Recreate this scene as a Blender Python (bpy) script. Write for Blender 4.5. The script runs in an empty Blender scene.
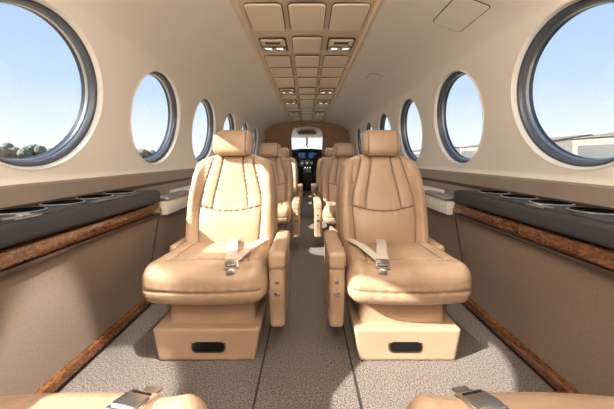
import bpy, bmesh, math, random
from mathutils import Vector, Matrix
random.seed(3)
S=bpy.context.scene
COL=S.collection
def lin(c):
    return tuple(((v/255)/12.92 if v/255<=0.04045 else ((v/255+0.055)/1.055)**2.4) for v in c)
def mat(name,rgb,rough=0.5,metal=0.0,var=0.0,vscale=8,bump=0.0,bscale=200,emit=0,seam=None,rgb2=None,stretch=None,coat=0,spec=None):
    m=bpy.data.materials.new(name); m.use_nodes=True
    nt=m.node_tree; N=nt.nodes; L=nt.links; b=N['Principled BSDF']
    c=lin(rgb)+(1,)
    b.inputs['Base Color'].default_value=c
    b.inputs['Roughness'].default_value=rough; b.inputs['Metallic'].default_value=metal
    if coat: b.inputs['Coat Weight'].default_value=coat
    if spec is not None: b.inputs['Specular IOR Level'].default_value=spec
    tc=N.new('ShaderNodeTexCoord'); mp=N.new('ShaderNodeMapping'); L.new(tc.outputs['Object'],mp.inputs['Vector'])
    if stretch: mp.inputs['Scale'].default_value=stretch
    src=None
    if var or rgb2:
        n=N.new('ShaderNodeTexNoise'); n.inputs['Scale'].default_value=vscale; n.inputs['Detail'].default_value=6
        L.new(mp.outputs[0],n.inputs['Vector'])
        r=N.new('ShaderNodeValToRGB'); L.new(n.outputs['Fac'],r.inputs['Fac'])
        c2=(lin(rgb2)+(1,)) if rgb2 else tuple(v*(1-var) for v in c[:3])+(1,)
        r.color_ramp.elements[0].position=0.35; r.color_ramp.elements[1].position=0.65
        r.color_ramp.elements[0].color=c2; r.color_ramp.elements[1].color=c
        src=r.outputs['Color']; L.new(src,b.inputs['Base Color'])
    if seam:
        a=N.new('ShaderNodeAttribute'); a.attribute_name='seam'
        mx=N.new('ShaderNodeMix'); mx.data_type='RGBA'
        L.new(a.outputs['Fac'],mx.inputs[0])
        if src: L.new(src,mx.inputs[6])
        else: mx.inputs[6].default_value=c
        mx.inputs[7].default_value=lin(seam)+(1,)
        L.new(mx.outputs[2],b.inputs['Base Color'])
    if bump:
        n=N.new('ShaderNodeTexNoise'); n.inputs['Scale'].default_value=bscale; n.inputs['Detail'].default_value=3
        L.new(mp.outputs[0],n.inputs['Vector'])
        bp=N.new('ShaderNodeBump'); bp.inputs['Strength'].default_value=bump; bp.inputs['Distance'].default_value=0.01
        L.new(n.outputs['Fac'],bp.inputs['Height']); L.new(bp.outputs[0],b.inputs['Normal'])
    if emit:
        b.inputs['Emission Color'].default_value=c; b.inputs['Emission Strength'].default_value=emit
    return m
M={}
M['leather']=mat('leather_tan',(183,153,124),0.38,var=0.08,vscale=6,bump=0.16,bscale=110,seam=(78,54,36))
M['leather2']=mat('leather_side',(179,149,121),0.5,var=0.06,bump=0.1)
M['shell']=mat('cream_shell',(244,238,228),0.42,var=0.02,vscale=3)
M['ceil']=mat('headliner_beige',(238,217,188),0.55,var=0.03,vscale=4)
M['ceilp']=mat('ceiling_plate',(247,230,205),0.45)
M['gap']=mat('dark_gap',(84,62,46),0.7)
M['taupe']=mat('taupe_fabric',(144,124,108),0.9,var=0.18,vscale=180,bump=0.35,bscale=400)
M['taupe2']=mat('taupe_band',(150,136,124),0.7,var=0.05)
M['dkstrip']=mat('dark_strip',(66,52,43),0.5)
M['black']=mat('charcoal_plastic',(66,66,70),0.6,spec=0.25)
M['well']=mat('cup_well_rubber',(8,8,9),0.95,spec=0.05)
M['gloss']=mat('gloss_black',(12,12,14),0.2)
M['blk']=mat('cockpit_black',(32,32,35),0.5)
M['chrome']=mat('chrome',(228,226,222),0.25,metal=1)
M['steel']=mat('brushed_steel',(182,180,176),0.35,metal=1)
M['gasket']=mat('window_gasket',(96,102,112),0.4,metal=0.3)
M['gasketd']=mat('window_seal_dark',(52,58,68),0.4)
M['strap']=mat('belt_webbing',(218,206,190),0.8,bump=0.2,bscale=400)
M['white']=mat('offwhite',(235,228,216),0.4)
M['cockgrey']=mat('cockpit_grey',(120,112,104),0.7)
M['bulk']=mat('bulkhead_tan',(178,140,104),0.55,var=0.1)
M['carpet']=mat('carpet',(146,134,124),0.95,rgb2=(72,64,58),vscale=150,bump=0.8,bscale=170)
M['carpetline']=mat('carpet_seam',(46,41,38),0.9)
M['screen']=mat('avionics_screen',(50,80,120),0.2,emit=0.6)
M['lamp']=mat('lamp_lens',(255,240,215),0.3,emit=2.0)
def wood():
    m=mat('burl_wood',(150,88,40),0.22,coat=0.5)
    nt=m.node_tree;N=nt.nodes;L=nt.links;b=N['Principled BSDF']
    tc=N.new('ShaderNodeTexCoord');mp=N.new('ShaderNodeMapping');mp.inputs['Scale'].default_value=(1,0.5,1.2)
    n=N.new('ShaderNodeTexNoise');n.inputs['Scale'].default_value=45;n.inputs['Detail'].default_value=8;n.inputs['Distortion'].default_value=2.5
    r=N.new('ShaderNodeValToRGB');e=r.color_ramp.elements
    e[0].position=.3;e[0].color=lin((54,28,15))+(1,);e[1].position=.72;e[1].color=lin((150,94,52))+(1,)
    x=e.new(.5);x.color=lin((100,60,32))+(1,)
    L.new(tc.outputs['Object'],mp.inputs[0]);L.new(mp.outputs[0],n.inputs['Vector']);L.new(n.outputs['Fac'],r.inputs[0]);L.new(r.outputs[0],b.inputs['Base Color'])
    return m
M['wood']=wood()
def glassmat():
    m=bpy.data.materials.new('window_glass');m.use_nodes=True
    N=m.node_tree.nodes;L=m.node_tree.links;N.clear()
    o=N.new('ShaderNodeOutputMaterial');t=N.new('ShaderNodeBsdfTransparent');g=N.new('ShaderNodeBsdfGlossy')
    t.inputs[0].default_value=(.95,.98,1,1);g.inputs['Roughness'].default_value=.03
    x=N.new('ShaderNodeMixShader');x.inputs[0].default_value=.05
    L.new(t.outputs[0],x.inputs[1]);L.new(g.outputs[0],x.inputs[2]);L.new(x.outputs[0],o.inputs[0])
    return m
M['glass']=glassmat()

def add(name,me,parent=None,loc=(0,0,0),rot=(0,0,0)):
    o=bpy.data.objects.new(name,me); COL.objects.link(o); o.location=loc; o.rotation_euler=rot
    if parent: o.parent=parent
    return o
def empty(name,loc=(0,0,0),rot=(0,0,0)):
    o=bpy.data.objects.new(name,None);COL.objects.link(o);o.location=loc;o.rotation_euler=rot;o.empty_display_size=.1
    return o
def mesh(name,verts,faces,mats,smooth=True,midx=None,seam=None,recalc=True,angle=None):
    me=bpy.data.meshes.new(name); me.from_pydata(verts,[],faces)
    for m in (mats if isinstance(mats,(list,tuple)) else [mats]): me.materials.append(m)
    if midx:
        for p,i in zip(me.polygons,midx): p.material_index=i
    if seam:
        a=me.attributes.new('seam','FLOAT','POINT'); a.data.foreach_set('value',seam)
    if recalc:
        bm=bmesh.new();bm.from_mesh(me);bmesh.ops.recalc_face_normals(bm,faces=bm.faces);bm.to_mesh(me);bm.free()
    for p in me.polygons:p.use_smooth=smooth
    if angle:
        me.set_sharp_from_angle(angle=math.radians(angle))
    return me
def rbox(name,size,r,step,material,deform=None,center=(0,0,0)):
    h=[s/2 for s in size]; r=min(r,min(h)*.999)
    n=[max(2,int(math.ceil(s/step))) for s in size]
    idx={};V=[];SM=[];F=[]
    def vid(i,j,k):
        key=(i,j,k)
        if key in idx:return idx[key]
        p=[-h[a]+size[a]*key[a]/n[a] for a in range(3)]
        q=[max(-(h[a]-r),min(h[a]-r,p[a])) for a in range(3)]
        d=[p[a]-q[a] for a in range(3)]
        l=math.sqrt(sum(x*x for x in d)) or 1
        p=[q[a]+d[a]/l*r for a in range(3)]
        s=0
        if deform:
            t=deform(*p); p=t[:3]; s=t[3] if len(t)>3 else 0
        V.append(tuple(p[a]+center[a] for a in range(3)));SM.append(s);idx[key]=len(V)-1
        return idx[key]
    for a in range(3):
        b,c=(a+1)%3,(a+2)%3
        for side in (0,n[a]):
            for i in range(n[b]):
                for j in range(n[c]):
                    q=[]
                    for di,dj in ((0,0),(1,0),(1,1),(0,1)):
                        k=[0,0,0];k[a]=side;k[b]=i+di;k[c]=j+dj;q.append(vid(*k))
                    F.append(q)
    return mesh(name,V,F,material,seam=SM if deform else None)
def bevbox(name,size,center,material,bev=.005,seg=2):
    bm=bmesh.new();bmesh.ops.create_cube(bm,size=1)
    bmesh.ops.scale(bm,vec=size,verts=bm.verts)
    if bev: bmesh.ops.bevel(bm,geom=list(bm.edges),offset=bev,segments=seg,affect='EDGES',profile=.5)
    bmesh.ops.translate(bm,vec=center,verts=bm.verts)
    me=bpy.data.meshes.new(name);bm.to_mesh(me);bm.free();me.materials.append(material)
    for p in me.polygons:p.use_smooth=True
    me.set_sharp_from_angle(angle=math.radians(40))
    return me
def lathe(name,prof,material,seg=64,mats=None,close=False):
    V=[];F=[];mi=[]
    for r,z in prof:
        for i in range(seg):
            a=2*math.pi*i/seg;V.append((r*math.cos(a),r*math.sin(a),z))
    for k in range(len(prof)-1):
        for i in range(seg):
            j=(i+1)%seg;F.append((k*seg+i,k*seg+j,(k+1)*seg+j,(k+1)*seg+i));mi.append(mats[k] if mats else 0)
    if close: F.append([(len(prof)-1)*seg+i for i in range(seg)]);mi.append(mats[-1] if mats else 0)
    return mesh(name,V,F,material,midx=mi,angle=45)
def roundplate(name,w,l,t,r,material,seg=5):
    pts=[]
    for cx,cy,a0 in ((w/2-r,l/2-r,0),(-w/2+r,l/2-r,90),(-w/2+r,-l/2+r,180),(w/2-r,-l/2+r,270)):
        for i in range(seg+1):
            a=math.radians(a0+90*i/seg);pts.append((cx+r*math.cos(a),cy+r*math.sin(a)))
    n=len(pts);V=[];
    for sc,z in ((0,0),(0,-t*.5),(t*.5,-t)):
        for x,y in pts: V.append((x*(1-sc*2/w),y*(1-sc*2/l),z))
    F=[]
    for k in range(2):
        for i in range(n):
            j=(i+1)%n;F.append((k*n+i,k*n+j,(k+1)*n+j,(k+1)*n+i))
    F.append([2*n+i for i in range(n)]);F.append([n-1-i for i in range(n)])
    return mesh(name,V,F,material,angle=30)
def interp(t,tab):
    if t<=tab[0][0]:return tab[0][1]
    for (a,b),(c,d) in zip(tab,tab[1:]):
        if t<=c:
            u=(t-a)/(c-a);u=u*u*(3-2*u);return b+(d-b)*u
    return tab[-1][1]
def ss(a,b,x):
    u=max(0,min(1,(x-a)/(b-a)));return u*u*(3-2*u)
def g(d,s):return math.exp(-(d/s)**2)
def ribbon(name,pts,wdirs,width,th,material):
    V=[];F=[]
    P=[Vector(p) for p in pts]
    for i,p in enumerate(P):
        t=(P[min(i+1,len(P)-1)]-P[max(i-1,0)]).normalized()
        w=Vector(wdirs).normalized(); w=(w-t*w.dot(t)).normalized(); n=t.cross(w).normalized()
        for a,b in ((-1,-1),(1,-1),(1,1),(-1,1)):
            V.append(tuple(p+w*a*width/2+n*b*th/2))
    for i in range(len(P)-1):
        for k in range(4):
            F.append((4*i+k,4*i+(k+1)%4,4*i+4+(k+1)%4,4*i+4+k))
    F.append((0,1,2,3));F.append((4*len(P)-4,4*len(P)-3,4*len(P)-2,4*len(P)-1))
    return mesh(name,V,F,material,angle=40)
def smoothpath(pts,n=8):
    out=[];P=[Vector(p) for p in pts]
    for i in range(len(P)-1):
        p0=P[max(i-1,0)];p1=P[i];p2=P[i+1];p3=P[min(i+2,len(P)-1)]
        for k in range(n):
            t=k/n
            out.append(.5*((2*p1)+(p2-p0)*t+(2*p0-5*p1+4*p2-p3)*t*t+(-p0+3*p1-3*p2+p3)*t**3))
    out.append(P[-1]);return out

# ---------------- SEAT ----------------
SG=.0038
def back_def(x,y,z):
    t=(z+.31)/.62
    s=interp(t,[(0,.98),(.25,1.02),(.5,1.02),(.72,.97),(.88,.90),(.96,.84),(1,.77)])
    nx=abs(x)/.28
    x2=x*s
    sm=0;dy=0
    if y<0:
        dy-=.040*ss(.66,.82,nx)*ss(1,.9,nx)*ss(1.0,.6,t)
        dy-=.025*g(t-.26,.2)*ss(.9,.5,nx)
        a=abs(x2)
        xs=.195-.012*ss(.45,0,t) if t<.45 else .195-.065*ss(.45,1.0,t)
        d1=g(a-xs,SG)*ss(1.0,.95,t)
        xi=.062+.050*ss(1.0,.40,t)
        d2=g(a-xi,SG)*(1 if .42<t<.99 else 0)
        h=z-(-.31+.62*.42)+.03*math.cos(a*8)-.02
        d3=g(h,SG)*(1 if a<xs else 0)
        d=max(d1,d2,d3)
        dy+=.010*d; sm=d*.95
        # gathered leather: small puckers beside the seams
        dy+=.0016*math.sin(z*210+3*math.sin(a*30))*(g(a-xs-.012,.022)+.6*g(a-xi,.02)*(1 if t>.42 else 0))
        dy+=.0020*math.sin(a*150+5*z)*g(h,.03)*(1 if a<xs else 0)
        if t>.42:
            if a<xi: dy-=.006*math.cos(a/xi*1.5)
            elif a<xs: dy-=.006*math.sin((a-xi)/max(.01,xs-xi)*math.pi)
        elif a<xs: dy-=.012*math.cos(a/xs*1.5)
    y2=y+dy+z*.2
    if abs(y+.045)<.015 and (nx>.97 or t>.985): sm=max(sm,g(y+.045,.005)*.7)
    z2=z-.035*ss(.3,1,nx)*ss(.8,1,t)
    return x2,y2,z2,sm
ME={}
ME['back']=rbox('backrest',(.565,.15,.61),.055,.0055,M['leather'],back_def,(0,.575,.73))
def head_def(x,y,z):
    d=g(abs(x)-.09,.0035)*(1 if y<0 else 0)
    w=1+.05*math.cos(z*14)
    return x*w,y+z*.1+.006*d-.014*math.cos(x*11)*math.cos(z*14)*(1 if y<0 else 0),z,d*.8
ME['head']=rbox('headrest',(.24,.125,.168),.045,.006,M['leather'],head_def,(0,.560,1.098))
def cush_def(x,y,z):
    nx=abs(x)/.285;a=abs(x);sm=0;dz=0;dy=0
    ty=(y+.28)/.56
    if z>0:
        dz+=.014*ss(.6,.85,nx)*ss(1,.9,nx)
        xs=.185+.03*ss(.3,0,ty)
        d1=g(a-xs,SG)*(1 if ty>.17 else 0)
        yy=y+.28-.10-.03*math.cos(a*6)
        d3=g(yy,SG)*(1 if a<xs+.06 else 0)
        d=max(d1,d3);dz-=.010*d;sm=d*.9
        dz+=.0018*math.sin(y*190+3*math.sin(a*25))*g(a-xs-.012,.022)*ss(.1,.25,ty)
        dz+=.0014*math.sin(a*150)*g(yy,.03)
        dz+=.014*math.cos(min(nx,1)*1.5)*math.sin(min(1,ty)*3.0)
    if y<-.2:
        d=g(z+.012,SG)*(1 if a<.26 else 0);dy+=.007*d;sm=max(sm,d*.9)
        dy+=.0012*math.sin(a*120)*g(z+.012,.03)
    x2=x*(1.0+.05*ss(.5,0,ty))
    dy-=.03*(math.cos(min(1,nx)*1.5))*ss(.5,0,ty)-.01
    return x2,y+dy,z+dz-(y)*.03,sm
ME['cush']=rbox('cushion',(.575,.56,.182),.068,.006,M['leather'],cush_def,(-.0,.28,.387))
def base_def(x,y,z):
    k=1+.05*(z/.08); return x*k,y*(1+.03*z/.08),z,0
ME['base']=rbox('base_box',(.50,.42,.165),.012,.010,M['leather2'],base_def,(0,.29,.083))
ME['ped']=rbox('pedestal',(.43,.36,.2),.02,.02,M['leather2'],None,(0,.31,.225))
ME['pan']=bevbox('seat_pan',(.50,.42,.03),(0,.32,.30),M['blk'],.01)
ME['slot']=roundplate('slot',.15,.045,.006,.018,M['gloss'])
ME['slotrim']=roundplate('slotrim',.168,.062,.004,.024,M['dkstrip'])
def arm_def(x,y,z):
    y2=y+.05*ss(.05,-.19,z)*(1 if y<0 else 0)
    z2=z
    if z<0: z2=z*(1-.35*ss(-.05,.22,y))
    d=g(z-.12,.0045)
    sm=d*.8
    sgn=1 if x>0 else -1
    if abs(x)>.03: x-=sgn*.004*d
    if y<-.2: y2+=.004*d
    return x*(1+.12*ss(.08,.18,z)),y2,z2,sm
ME['arm']=rbox('armrest',(.078,.46,.40),.022,.0075,M['leather'],arm_def,(0,.30,.34))
ME['armlow']=rbox('armrest_low',(.07,.42,.16),.03,.012,M['leather'],None,(0,.36,.32))
ME['armside']=rbox('armrest_outer',(.05,.25,.10),.022,.01,M['leather'],None,(0,.47,.44))
ME['shell']=rbox('back_shell',(.48,.05,.56),.024,.02,M['leather2'],lambda x,y,z:(x*(1-.25*ss(.1,.3,z)),y+z*.2,z,0),(0,.645,.72))
def buckle(parent,loc,rot):
    e=add('belt_buckle',bevbox('buckle',(.070,.078,.018),(0,0,0),M['chrome'],.006),parent,loc,rot)
    add('buckle_flap',bevbox('flap',(.056,.045,.006),(0,.008,.011),M['steel'],.002),e)
    add('buckle_slot',bevbox('bslot',(.044,.008,.004),(0,-.024,.009),M['gloss'],.001),e)
    add('buckle_tongue',bevbox('tongue',(.038,.04,.005),(0,-.05,0),M['steel'],.002),e)
def seat(x,y,m,rotz=0,arm='full',belt=True,scale=1):
    e=empty('aircraft_seat',(x,y,0),(0,0,rotz))
    for k,n in (('back','backrest'),('head','headrest'),('cush','cushion'),('base','base_box'),('ped','pedestal'),('pan','seat_pan'),('shell','back_shell')):
        add(n,ME[k],e,(-m*.012 if k in('cush','base') else 0,0,0))
    add('base_slot_rim',ME['slotrim'],e,(0,.079,.078),(math.radians(90),0,0))
    s=add('base_slot',ME['slot'],e,(0,.076,.078),(math.radians(90),0,0))
    for sx in (-1,1):
        add('headrest_post',bevbox('post',(.014,.014,.1),(sx*.06,.61,1.0),M['steel'],.004),e)
    if arm=='full':
        a=add('armrest_inboard',ME['arm'],e,(m*.333,0,0))
        add('armrest_plate',bevbox('pl',(.034,.006,.055),(m*.336,.076,.39),M['gloss'],.002),e)
        add('armrest_button',bevbox('bt',(.018,.006,.02),(m*.336,.072,.395),M['chrome'],.002),e)
        add('armrest_latch',bevbox('lt',(.03,.006,.018),(m*.336,.076,.335),M['chrome'],.002),e)
    else: add('armrest_inboard',ME['armlow'],e,(m*.32,0,0))
    add('armrest_outboard',ME['armside'],e,(-m*.300,0,0))
    if belt:
        p=smoothpath([(m*.02,.52,.49),(m*.035,.44,.502),(m*.06,.3,.510),(m*.09,.18,.504),(m*.105,.10,.494)])
        add('belt_strap',ribbon('strap',p,(1,0.1,0),.055,.004,M['strap']),e)
        buckle(e,(m*.118,.055,.486),(math.radians(14),0,math.radians(m*12)))
        p=smoothpath([(-m*.26,.50,.50),(-m*.21,.47,.505),(-m*.12,.475,.508),(-m*.03,.44,.510)])
        add('belt_strap_rear',ribbon('strap2',p,(0,.6,.8),.035,.004,M['strap']),e)
        p=smoothpath([(m*.25,.50,.50),(m*.23,.42,.510),(m*.18,.28,.512),(m*.15,.16,.507),(m*.13,.09,.500)])
        add('belt_strap_side',ribbon('strap3',p,(1,0.2,0),.045,.004,M['strap']),e)
    return e
SX=.482
seat(-SX,1.34,1); seat(SX,1.34,-1)
for yy in (3.0,4.7): 
    seat(-SX+.03,yy,1,belt=False); seat(SX-.03,yy,-1,belt=False)
seat(-SX,.66,-1,math.pi,'low'); seat(SX,.66,1,math.pi,'low')

# ---------------- SHELL ----------------
Y0,Y1=-1.6,8.3
WY=[-.86,.27,1.36,2.42,3.5,4.6,5.7,6.8]
P0=(1.28,.92);P1=(1.19,1.74)
R=.386
tilt=math.atan2(P0[0]-P1[0],P1[1]-P0[1])
plen=math.hypot(P0[0]-P1[0],P1[1]-P0[1])
low=[(1.075,0),(1.07,.09),(.99,.60),(.99,.655),(1.0,.68),(1.19,.70),(1.215,.715),(1.22,.775),(1.225,.80),(1.235,.875),(1.262,.885),(1.275,.90),P0]
lowm=[0,0,0,0,0,0,1,2,1,1,3,3]
up=[P1,(1.165,1.785),(1.12,1.83),(1.06,1.872),(.97,1.915),(.86,1.95),(.74,1.98),(.62,2.0),(.50,2.012)]
def wall(sx,name):
    V=[];F=[];mi=[]
    def strip(prof,ms):
        b=len(V)
        for x,z in prof:
            V.append((sx*x,Y0,z));V.append((sx*x,Y1,z))
        for k in range(len(prof)-1):
            F.append((b+2*k,b+2*k+1,b+2*k+3,b+2*k+2));mi.append(ms[k])
    strip(low,lowm)
    strip(up,[3]*(len(up)-1))
    def pt(y,s):
        f=s/plen
        return (sx*(P0[0]+(P1[0]-P0[0])*f),y,P0[1]+(P1[1]-P0[1])*f)
    ed=[Y0]+[(a+b)/2 for a,b in zip(WY,WY[1:])]+[Y1]
    for i,c in enumerate(WY):
        a,b=ed[i],ed[i+1];cs=plen/2
        A=[2*math.pi*k/72 for k in range(72)]
        for yy in (a,b):
            for s in (0,plen):A.append(math.atan2(s-cs,yy-c)%(2*math.pi))
        A=sorted(set(A));n=len(A);base=len(V)
        for t in A:
            dy,ds=math.cos(t),math.sin(t)
            V.append(pt(c+R*dy,cs+R*ds))
            k=min([((b-c)/dy if dy>1e-9 else (a-c)/dy if dy<-1e-9 else 1e9),((plen-cs)/ds if ds>1e-9 else -cs/ds if ds<-1e-9 else 1e9)])
            V.append(pt(c+k*dy,cs+k*ds))
        for k in range(n):
            j=(k+1)%n;F.append((base+2*k,base+2*j,base+2*j+1,base+2*k+1));mi.append(3)
    me=mesh(name,V,F,[M['taupe'],M['taupe2'],M['dkstrip'],M['shell']],midx=mi,recalc=False,smooth=True)
    bm=bmesh.new();bm.from_mesh(me);bmesh.ops.remove_doubles(bm,verts=bm.verts,dist=1e-4);bmesh.ops.recalc_face_normals(bm,faces=bm.faces);bm.to_mesh(me);bm.free()
    me.set_sharp_from_angle(angle=math.radians(28))
    o=add(name,me)
    return o
wl=wall(-1,'wall_left');wr=wall(1,'wall_right')
prof=[(.394,.0),(.392,-.005),(.386,-.006),(.380,.0),(.378,.012),(.376,.022),(.374,.028),(.366,.026),(.358,.034),(.354,.046),(.353,.058),(.349,.060),(.347,.074),(.345,.095)]
pm=[0]*5+[1]*5+[2,2]+[3]*2
cz=(P0[1]+P1[1])/2;cx=(P0[0]+P1[0])/2
wm=lathe('window_frame',prof,[M['shell'],M['gasket'],M['steel'],M['gasketd']],96,mats=pm)
gm=lathe('window_pane',[(.348,.084),(.16,.084),(.001,.084)],M['glass'],64)
n=0
for sx in (-1,1):
    for c in WY:
        n+=1
        e=empty('window_%d'%n)
        out=Vector((sx*math.cos(tilt),0,math.sin(tilt)))
        q=out.to_track_quat('Z','Y')
        e.location=(sx*cx,c,cz);e.rotation_mode='QUATERNION';e.rotation_quaternion=q
        add('frame',wm,e);add('pane',gm,e)
plac=roundplate('placard',.20,.34,.004,.02,M['shell']);placg=roundplate('placard_gap',.21,.35,.003,.024,M['dkstrip'])
def placard(X,Y,Z,ang,s=1):
    for nm,me,dz in (('hatch_gap',placg,0),('hatch_plate',plac,-.0015)):
        o=add(nm,me,wr,(X,Y,Z+dz),(0,ang,0));o.scale=(s,s,1)
a_=math.atan2(.078,.20)
placard(.965,1.84,1.9095,a_);placard(.80,3.45,1.962,math.atan2(.03,.12),.7)
# floor
add('floor',bevbox('floor',(2.2,11.9,.04),(0,4.35,-.02),M['carpet'],0))
for i,x in enumerate((-.215,.215)):
    add('trim_%d'%(i+1),bevbox('trim',(.008,9.8,.004),(x,3.35,.002),M['carpetline'],0))
for sx,nm in ((-1,'left'),(1,'right')):
    b=bevbox('baseboard',(.03,9.8,.05),(0,0,0),M['wood'],.006)
    add('baseboard_'+nm,b,None,(sx*1.058,3.36,.055),(0,sx*-.05,0))
# ceiling
cv=[];cf=[]
xs=[-.51,-.50,-.47,-.455,-.3,-.15,0,.15,.3,.455,.47,.50,.51]
zs=[2.02,2.012,2.004,2.024,2.03,2.034,2.036,2.034,2.03,2.024,2.004,2.012,2.02]
for x,z in zip(xs,zs): cv+= [(x,Y0,z),(x,Y1,z)]
for k in range(len(xs)-1): cf.append((2*k,2*k+1,2*k+3,2*k+2))
ceil=add('ceiling',mesh('ceiling',cv,cf,[M['ceil'],M['gap']],angle=25))
pl=roundplate('plate',.255,.40,.014,.035,M['ceilp']);plg=roundplate('plateg',.268,.413,.006,.045,M['gap'])
pl2=roundplate('plate2',.255,.33,.014,.03,M['ceilp']);plg2=roundplate('plateg2',.268,.343,.006,.04,M['gap'])
bez=roundplate('bez',.24,.30,.012,.03,M['gap']);bez2=roundplate('bez2',.215,.275,.018,.03,M['ceilp'])
eye=lathe('eye',[(.05,.0),(.05,-.014),(.042,-.020),(.034,-.014),(.03,-.006)],M['chrome'],32)
eyeg=lathe('eyeg',[(.058,0),(.056,-.004),(.050,-.005)],M['gap'],32)
lens=lathe('lens',[(.03,-.006),(.018,-.012),(.001,-.014)],M['lamp'],24)
rows=[(-1.0,'P'),(-.55,'L'),(-.1,'P'),(.35,'S'),(.8,'L'),(1.2,'P'),(1.65,'S'),(2.12,'P'),(2.62,'L'),(3.07,'S'),(3.45,'S'),(3.9,'P'),(4.4,'L'),(4.85,'S'),(5.25,'L'),(5.65,'P'),(6.1,'S'),(6.5,'L'),(6.95,'P'),(7.4,'S'),(7.8,'P')]
pan=empty('ceiling_service_panel',(0,0,2.028))
for yy,k in rows:
    for x in (-.30,0,.30):
        xx=x
        if k=='P':
            add('plate_gap',plg,pan,(xx,yy,0));add('plate',pl,pan,(xx,yy,0))
        elif k=='S' or x==0:
            add('plate_gap',plg2,pan,(xx,yy,0));add('plate',pl2,pan,(xx,yy,0))
        else:
            add('light_bezel',bez,pan,(xx,yy,0));add('light_plate',bez2,pan,(xx,yy,-.002))
            for dx,dy in ((-.052,.035),(.052,.035)):
                add('gasper_ring',eyeg,pan,(xx+dx,yy+dy,-.018))
                add('gasper',eye,pan,(xx+dx,yy+dy,-.018),(0,0,0))
                add('lens',lens,pan,(xx+dx,yy+dy,-.020))
            add('switch',bevbox('sw',(.13,.04,.010),(0,0,0),M['gap'],.003),pan,(xx,yy-.075,-.02))
bw=mesh('wall_back',[(-1.35,Y0,-.02),(1.35,Y0,-.02),(1.35,Y0,2.1),(-1.35,Y0,2.1)],[(0,1,2,3)],M['shell'])
add('wall_back',bw)
def bulkhead():
    op=[(.43,0),(.43,1.2),(.45,1.6),(.43,1.75),(.36,1.85),(.2,1.89),(0,1.90)]
    outr=[(1.3,0),(1.3,1.0),(1.3,1.55),(1.2,1.8),(.9,2.0),(.45,2.06),(0,2.06)]
    V=[];F=[]
    for sx in (-1,1):
        for y in (Y1,Y1+.05):
            b=len(V)
            for a,c in zip(op,outr):
                V.append((sx*a[0],y,a[1]));V.append((sx*c[0],y,c[1]))
            for k in range(len(op)-1):F.append((b+2*k,b+2*k+1,b+2*k+3,b+2*k+2))
        for k in range(len(op)-1):
            b2=b;b1=b-2*len(op);F.append((b1+2*k,b2+2*k,b2+2*k+2,b1+2*k+2))
    return mesh('wall_front',V,F,M['bulk'],angle=30)
add('wall_front',bulkhead())
for sx in (-1,1):
    e=empty('galley_cabinet',(sx*.72,8.08,0))
    add('body',bevbox('b',(.5,.4,1.05),(0,0,.53),M['bulk'],.02),e)
    add('top',bevbox('t',(.52,.42,.03),(0,0,1.06),M['wood'],.01),e)
    for i in range(3): add('drawer',bevbox('d',(.44,.015,.28),(0,-.205,.2+.31*i),M['leather2'],.005),e)
# ---------------- CONSOLES ----------------
for sx in (-1,1):
    e=empty('side_console')
    L=3.0;yc=1.93-L/2
    add('tray_top',rbox('tray',(.25,L,.085),.025,.012,M['black'],None,(sx*1.092,yc,.748)),e)
    add('tray_rim',bevbox('rim',(.012,L-.1,.012),(sx*.985,yc,.790),M['black'],.004),e)
    add('wood_edge',bevbox('we',(.028,L-.04,.055),(sx*.978,yc,.672),M['wood'],.008),e)
    add('wood_strip_lower',bevbox('we2',(.018,L-.04,.02),(sx*.978,yc,.628),M['dkstrip'],.003),e)
    ring=lathe('cup',[(.084,0),(.083,.006),(.079,.009),(.075,.009),(.073,.006),(.068,.002),(.001,.001)],[M['well'],M['black'],M['steel']],48,mats=[1,2,2,0,0,0])
    for yy in (.2,.4,.92,1.12,1.32,1.52,1.72):
        add('cup_holder',ring,e,(sx*1.11,yy,.7905))
    add('control_panel',bevbox('cp',(.05,.10,.006),(sx*1.0,1.25 if sx>0 else 1.02,.793),M['steel'],.002),e)
    add('control_knob',bevbox('ck',(.025,.03,.012),(sx*1.0,1.25 if sx>0 else 1.02,.798),M['chrome'],.003),e)
    f=empty('folding_table')
    add('table_leaf',bevbox('fl',(.10,.46,.10),(sx*1.0,2.2,.66),M['white'],.012),f)
    add('table_cap',bevbox('fc',(.12,.48,.02),(sx*1.0,2.2,.72),M['steel'],.006),f)
    f2=wl if sx<0 else wr
    add('ledge_top',bevbox('lt',(.20,5.2,.03),(sx*1.09,5.1,.71),M['white'],.01),f2)
    add('ledge_wood',bevbox('lw',(.02,5.2,.06),(sx*.985,5.1,.665),M['wood'],.006),f2)
    for i,yy in enumerate((.55,1.93,3.2)):
        a=Vector((sx*1.068,yy,.1));b=Vector((sx*.988,yy,.60))
        add('trim_%d'%(3+i+(0 if sx<0 else 3)),ribbon('tr',[a,(a+b)/2,b],(0,1,0),.006,.004,M['dkstrip']))
# ---------------- COCKPIT ----------------
CY=10.3
def quadobj(name,v,m): return mesh(name,v,[tuple(range(len(v)))],m,smooth=False)
ck=empty('cockpit_shell')
for sx in (-1,1):
    add('side',quadobj('s',[(sx*1.0,8.35,-.02),(sx*.8,CY,-.02),(sx*.8,CY,1.2),(sx*1.0,8.35,1.25)],M['cockgrey']),ck)
    add('post',bevbox('p',(.07,.07,.75),(sx*.72,CY,1.5),M['cockgrey'],.02),ck)
    add('side_post',bevbox('p',(.07,.07,.75),(sx*.95,9.2,1.5),M['cockgrey'],.02),ck)
add('roof',quadobj('r',[(-1.1,8.35,1.95),(1.1,8.35,1.95),(.8,CY,1.72),(-.8,CY,1.72)],M['white']),ck)
add('center_post',bevbox('p',(.06,.06,.7),(0,CY,1.45),M['cockgrey'],.02),ck)
add('nose_wall',quadobj('n',[(-.8,CY,-.02),(.8,CY,-.02),(.8,CY,1.25),(-.8,CY,1.25)],M['blk']),ck)
oh=empty('overhead_panel')
add('panel',bevbox('op',(.6,.5,.05),(0,9.3,1.80),M['cockgrey'],.02),oh)
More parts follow.
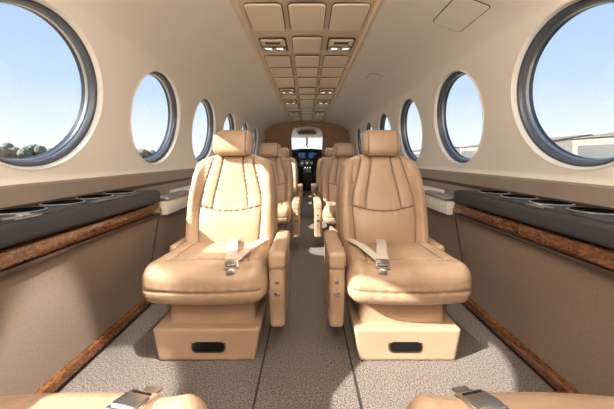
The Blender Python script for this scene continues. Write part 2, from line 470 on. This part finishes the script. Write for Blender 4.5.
for i in range(5):
    for j in range(3): add('switch',bevbox('s',(.03,.03,.03),(-.2+.1*i,9.1+.14*j,1.76),M['blk'],.005),oh)
ip=empty('instrument_panel')
add('panel',bevbox('pn',(1.5,.15,.55),(0,9.9,.98),M['blk'],.02),ip)
add('glareshield',rbox('gs',(1.55,.4,.07),.03,.04,M['blk'],lambda x,y,z:(x,y,z-.15*x*x,0),(0,9.8,1.28)),ip)
for x in (-.55,-.18,.18,.55):
    add('bezel',bevbox('bz',(.30,.02,.26),(x,9.815,1.08),M['gloss'],.01),ip)
    add('display',bevbox('ds',(.25,.01,.2),(x,9.80,1.09),M['screen'],.004),ip)
dial=lathe('dial',[(.045,0),(.045,.02),(.035,.02),(.03,.01),(.001,.01)],M['steel'],24)
for i in range(7): add('dial',dial,ip,(-.48+.16*i,9.82,.83),(math.radians(90),0,0))
pd=empty('throttle_quadrant')
add('pedestal',bevbox('pd',(.3,.8,.55),(0,9.35,.28),M['blk'],.03),pd)
for i in range(6):
    add('lever',bevbox('lv',(.012,.02,.14),(-.1+.04*i,9.3,.61),M['steel'],.004),pd)
    add('lever_knob',bevbox('lk',(.03,.035,.035),(-.1+.04*i,9.3,.69),M['white'] if i%2 else M['gloss'],.01),pd)
for sx in (-1,1):
    yk=empty('control_yoke',(sx*.38,9.4,1.0))
    add('column',bevbox('c',(.04,.35,.04),(0,.15,0),M['blk'],.01),yk)
    add('bar',bevbox('b',(.3,.04,.04),(0,0,-.02),M['blk'],.015),yk)
    for s in (-1,1): add('grip',bevbox('g',(.04,.05,.18),(s*.15,0,.04),M['blk'],.018),yk)
    ps=empty('pilot_seat',(sx*.45,8.85,0))
    add('seat_back',rbox('sb',(.44,.13,.62),.05,.03,M['blk'],None,(0,-.1,.78)),ps)
    add('seat_headrest',rbox('sh',(.24,.1,.16),.04,.03,M['blk'],None,(0,-.1,1.17)),ps)
    add('seat_cushion',rbox('sc',(.46,.42,.14),.05,.03,M['blk'],None,(0,.12,.42)),ps)
    add('seat_pedestal',bevbox('sp',(.3,.35,.36),(0,.12,.18),M['cockgrey'],.02),ps)
ws=empty('windshield')
add('pane',quadobj('g',[(-.8,CY+.04,1.25),(.8,CY+.04,1.25),(.8,CY+.04,1.72),(-.8,CY+.04,1.72)],M['glass']),ws)
# ---------------- EXTERIOR ----------------
gmat=mat('tarmac',(160,146,126),0.9,rgb2=(134,124,108),vscale=.3)
add('ground',mesh('ground',[(-400,-400,-1.4),(400,-400,-1.4),(400,400,-1.4),(-400,400,-1.4)],[(0,1,2,3)],gmat))
leaf=mat('foliage',(122,124,108),0.9,rgb2=(90,94,82),vscale=3)
trunk=mat('trunk',(80,62,46),0.9)
def tree(x,y,h):
    e=empty('tree',(x,y,-1.4))
    add('trunk',lathe('tk',[(.3,0),(.2,h*.5),(.08,h*.8)],trunk,10),e)
    bm=bmesh.new()
    for i in range(9):
        r=h*random.uniform(.16,.26);mt=Matrix.Translation((random.uniform(-.3,.3)*h,random.uniform(-.3,.3)*h,h*random.uniform(.35,.75)))
        bmesh.ops.create_icosphere(bm,subdivisions=3,radius=r,matrix=mt)
    for v in bm.verts: v.co+=Vector((random.uniform(-1,1),random.uniform(-1,1),random.uniform(-1,1)))*h*.02
    me=bpy.data.meshes.new('crown');bm.to_mesh(me);bm.free();me.materials.append(leaf)
    add('crown',me,e)
for i in range(50):
    tree(-random.uniform(115,145),5+i*5+random.uniform(-2,2),random.uniform(7,11))
for i in range(12):
    tree(random.uniform(120,150),60+i*12,random.uniform(9,12))
hm=mat('hangar_metal',(150,142,132),0.6,rgb2=(132,124,116),vscale=2);hr=mat('hangar_roof',(118,104,90),0.6);hd=mat('hangar_door',(92,92,92),0.6)
def hangar(x,y,w,l,h):
    e=empty('hangar',(x,y,-1.4))
    V=[(-w/2,-l/2,0),(w/2,-l/2,0),(w/2,-l/2,h),(0,-l/2,h*1.22),(-w/2,-l/2,h)]
    V+=[(a,l/2,c) for a,b,c in V]
    add('walls',mesh('w',V,[(0,1,2,3,4),(9,8,7,6,5),(0,5,6,1),(1,6,7,2),(4,9,5,0)],hm,smooth=False),e)
    o=.4
    add('roof',mesh('r',[(-w/2-o,-l/2-o,h-.1),(0,-l/2-o,h*1.25),(w/2+o,-l/2-o,h-.1),(-w/2-o,l/2+o,h-.1),(0,l/2+o,h*1.25),(w/2+o,l/2+o,h-.1)],[(0,1,4,3),(1,2,5,4)],hr,smooth=False),e)
    for i in range(3): add('door',bevbox('d',(.1,l*.26,h*.75),(-w/2-.06,-l/3+i*l/3,h*.38),hd,.02),e)
hangar(65,42,22,34,6.4);hangar(70,92,22,40,6.6);hangar(66,150,20,40,6)
# ---------------- LIGHT ----------------
w=bpy.data.worlds.new('World');S.world=w;w.use_nodes=True
N=w.node_tree.nodes;Lk=w.node_tree.links;bg=N['Background']
tc=N.new('ShaderNodeTexCoord');sp=N.new('ShaderNodeSeparateXYZ');r=N.new('ShaderNodeValToRGB')
Lk.new(tc.outputs['Generated'],sp.inputs[0]);Lk.new(sp.outputs['Z'],r.inputs[0]);Lk.new(r.outputs[0],bg.inputs[0])
e=r.color_ramp.elements;e[0].position=0;e[0].color=lin((240,242,244))+(1,);e[1].position=.7;e[1].color=lin((124,162,212))+(1,)
x=e.new(.2);x.color=lin((188,208,230))+(1,)
bg.inputs[1].default_value=1.35
sd=bpy.data.lights.new('sun','SUN');sd.energy=17;sd.angle=math.radians(.6);sd.color=(1,.95,.88)
so=bpy.data.objects.new('sun',sd);COL.objects.link(so)
so.rotation_euler=Vector((1.85,1.0,-1.36)).to_track_quat('-Z','Y').to_euler();so.location=(-20,-10,20)
def spot(x,y,e,col=(1,.93,.83),size=130,target=None,blend=1):  # no target: ceiling reading light; with target: added spot imitating sunlight
    l=bpy.data.lights.new('reading_and_fill_spot','SPOT');l.energy=e;l.spot_size=math.radians(size);l.spot_blend=blend;l.shadow_soft_size=.03 if target else .08;l.color=col
    o=bpy.data.objects.new('reading_and_fill_spot',l);COL.objects.link(o);o.location=(x,y,1.97)
    if target: o.rotation_euler=(Vector(target)-o.location).to_track_quat('-Z','Y').to_euler()
for y in (-.55,.8,2.62,4.4,5.25,6.5):
    for x in (-.3,.3): spot(x,y,15 if y<4.5 else 12)
spot(-.3,.83,480,(1,.97,.93),20,(-.90,1.18,0),.25)  # added spot standing in for a sun patch on the left floor
spot(-.3,.77,110,(1,.96,.9),20,(-.66,1.55,.5),.6)  # added spot imitating sun on the left seat cushion
spot(.3,.77,80,(1,.96,.9),18,(.72,1.50,.5),.6)  # added spot imitating sun on the right cushion edge
spot(-.3,-.5,90,(1,.95,.88),30,(-.6,.55,.5),.5)  # added unseen spot making a bright pool on the near left seat
spot(.3,-.5,90,(1,.95,.88),30,(.6,.55,.5),.5)  # same added pool of light for the near right seat
for y in (-1.0,-.2):  # unseen fill lamps added behind the camera, shaped as ceiling domes
    d=empty('fill_dome',(0,y,2.0))
    add('fill_dome_cover',lathe('dm',[(.12,0),(.12,-.02),(.09,-.05),(.001,-.06)],M['lamp'],32),d)
    l=bpy.data.lights.new('fill_dome_light','POINT');l.energy=44;l.shadow_soft_size=.15;l.color=(1,.93,.83)
    o=bpy.data.objects.new('fill_bulb',l);COL.objects.link(o);o.location=(0,0,-.25);o.parent=d
cd_=bpy.data.cameras.new('cam');cam=bpy.data.objects.new('camera',cd_);COL.objects.link(cam)
cam.location=(0,0,1);cam.rotation_euler=(math.radians(90),0,0)
cd_.lens=290/614*36;cd_.sensor_width=36;cd_.shift_y=-(204.5-158)/614;cd_.clip_start=.02;cd_.clip_end=2000
S.camera=cam
S.view_settings.view_transform='Standard'
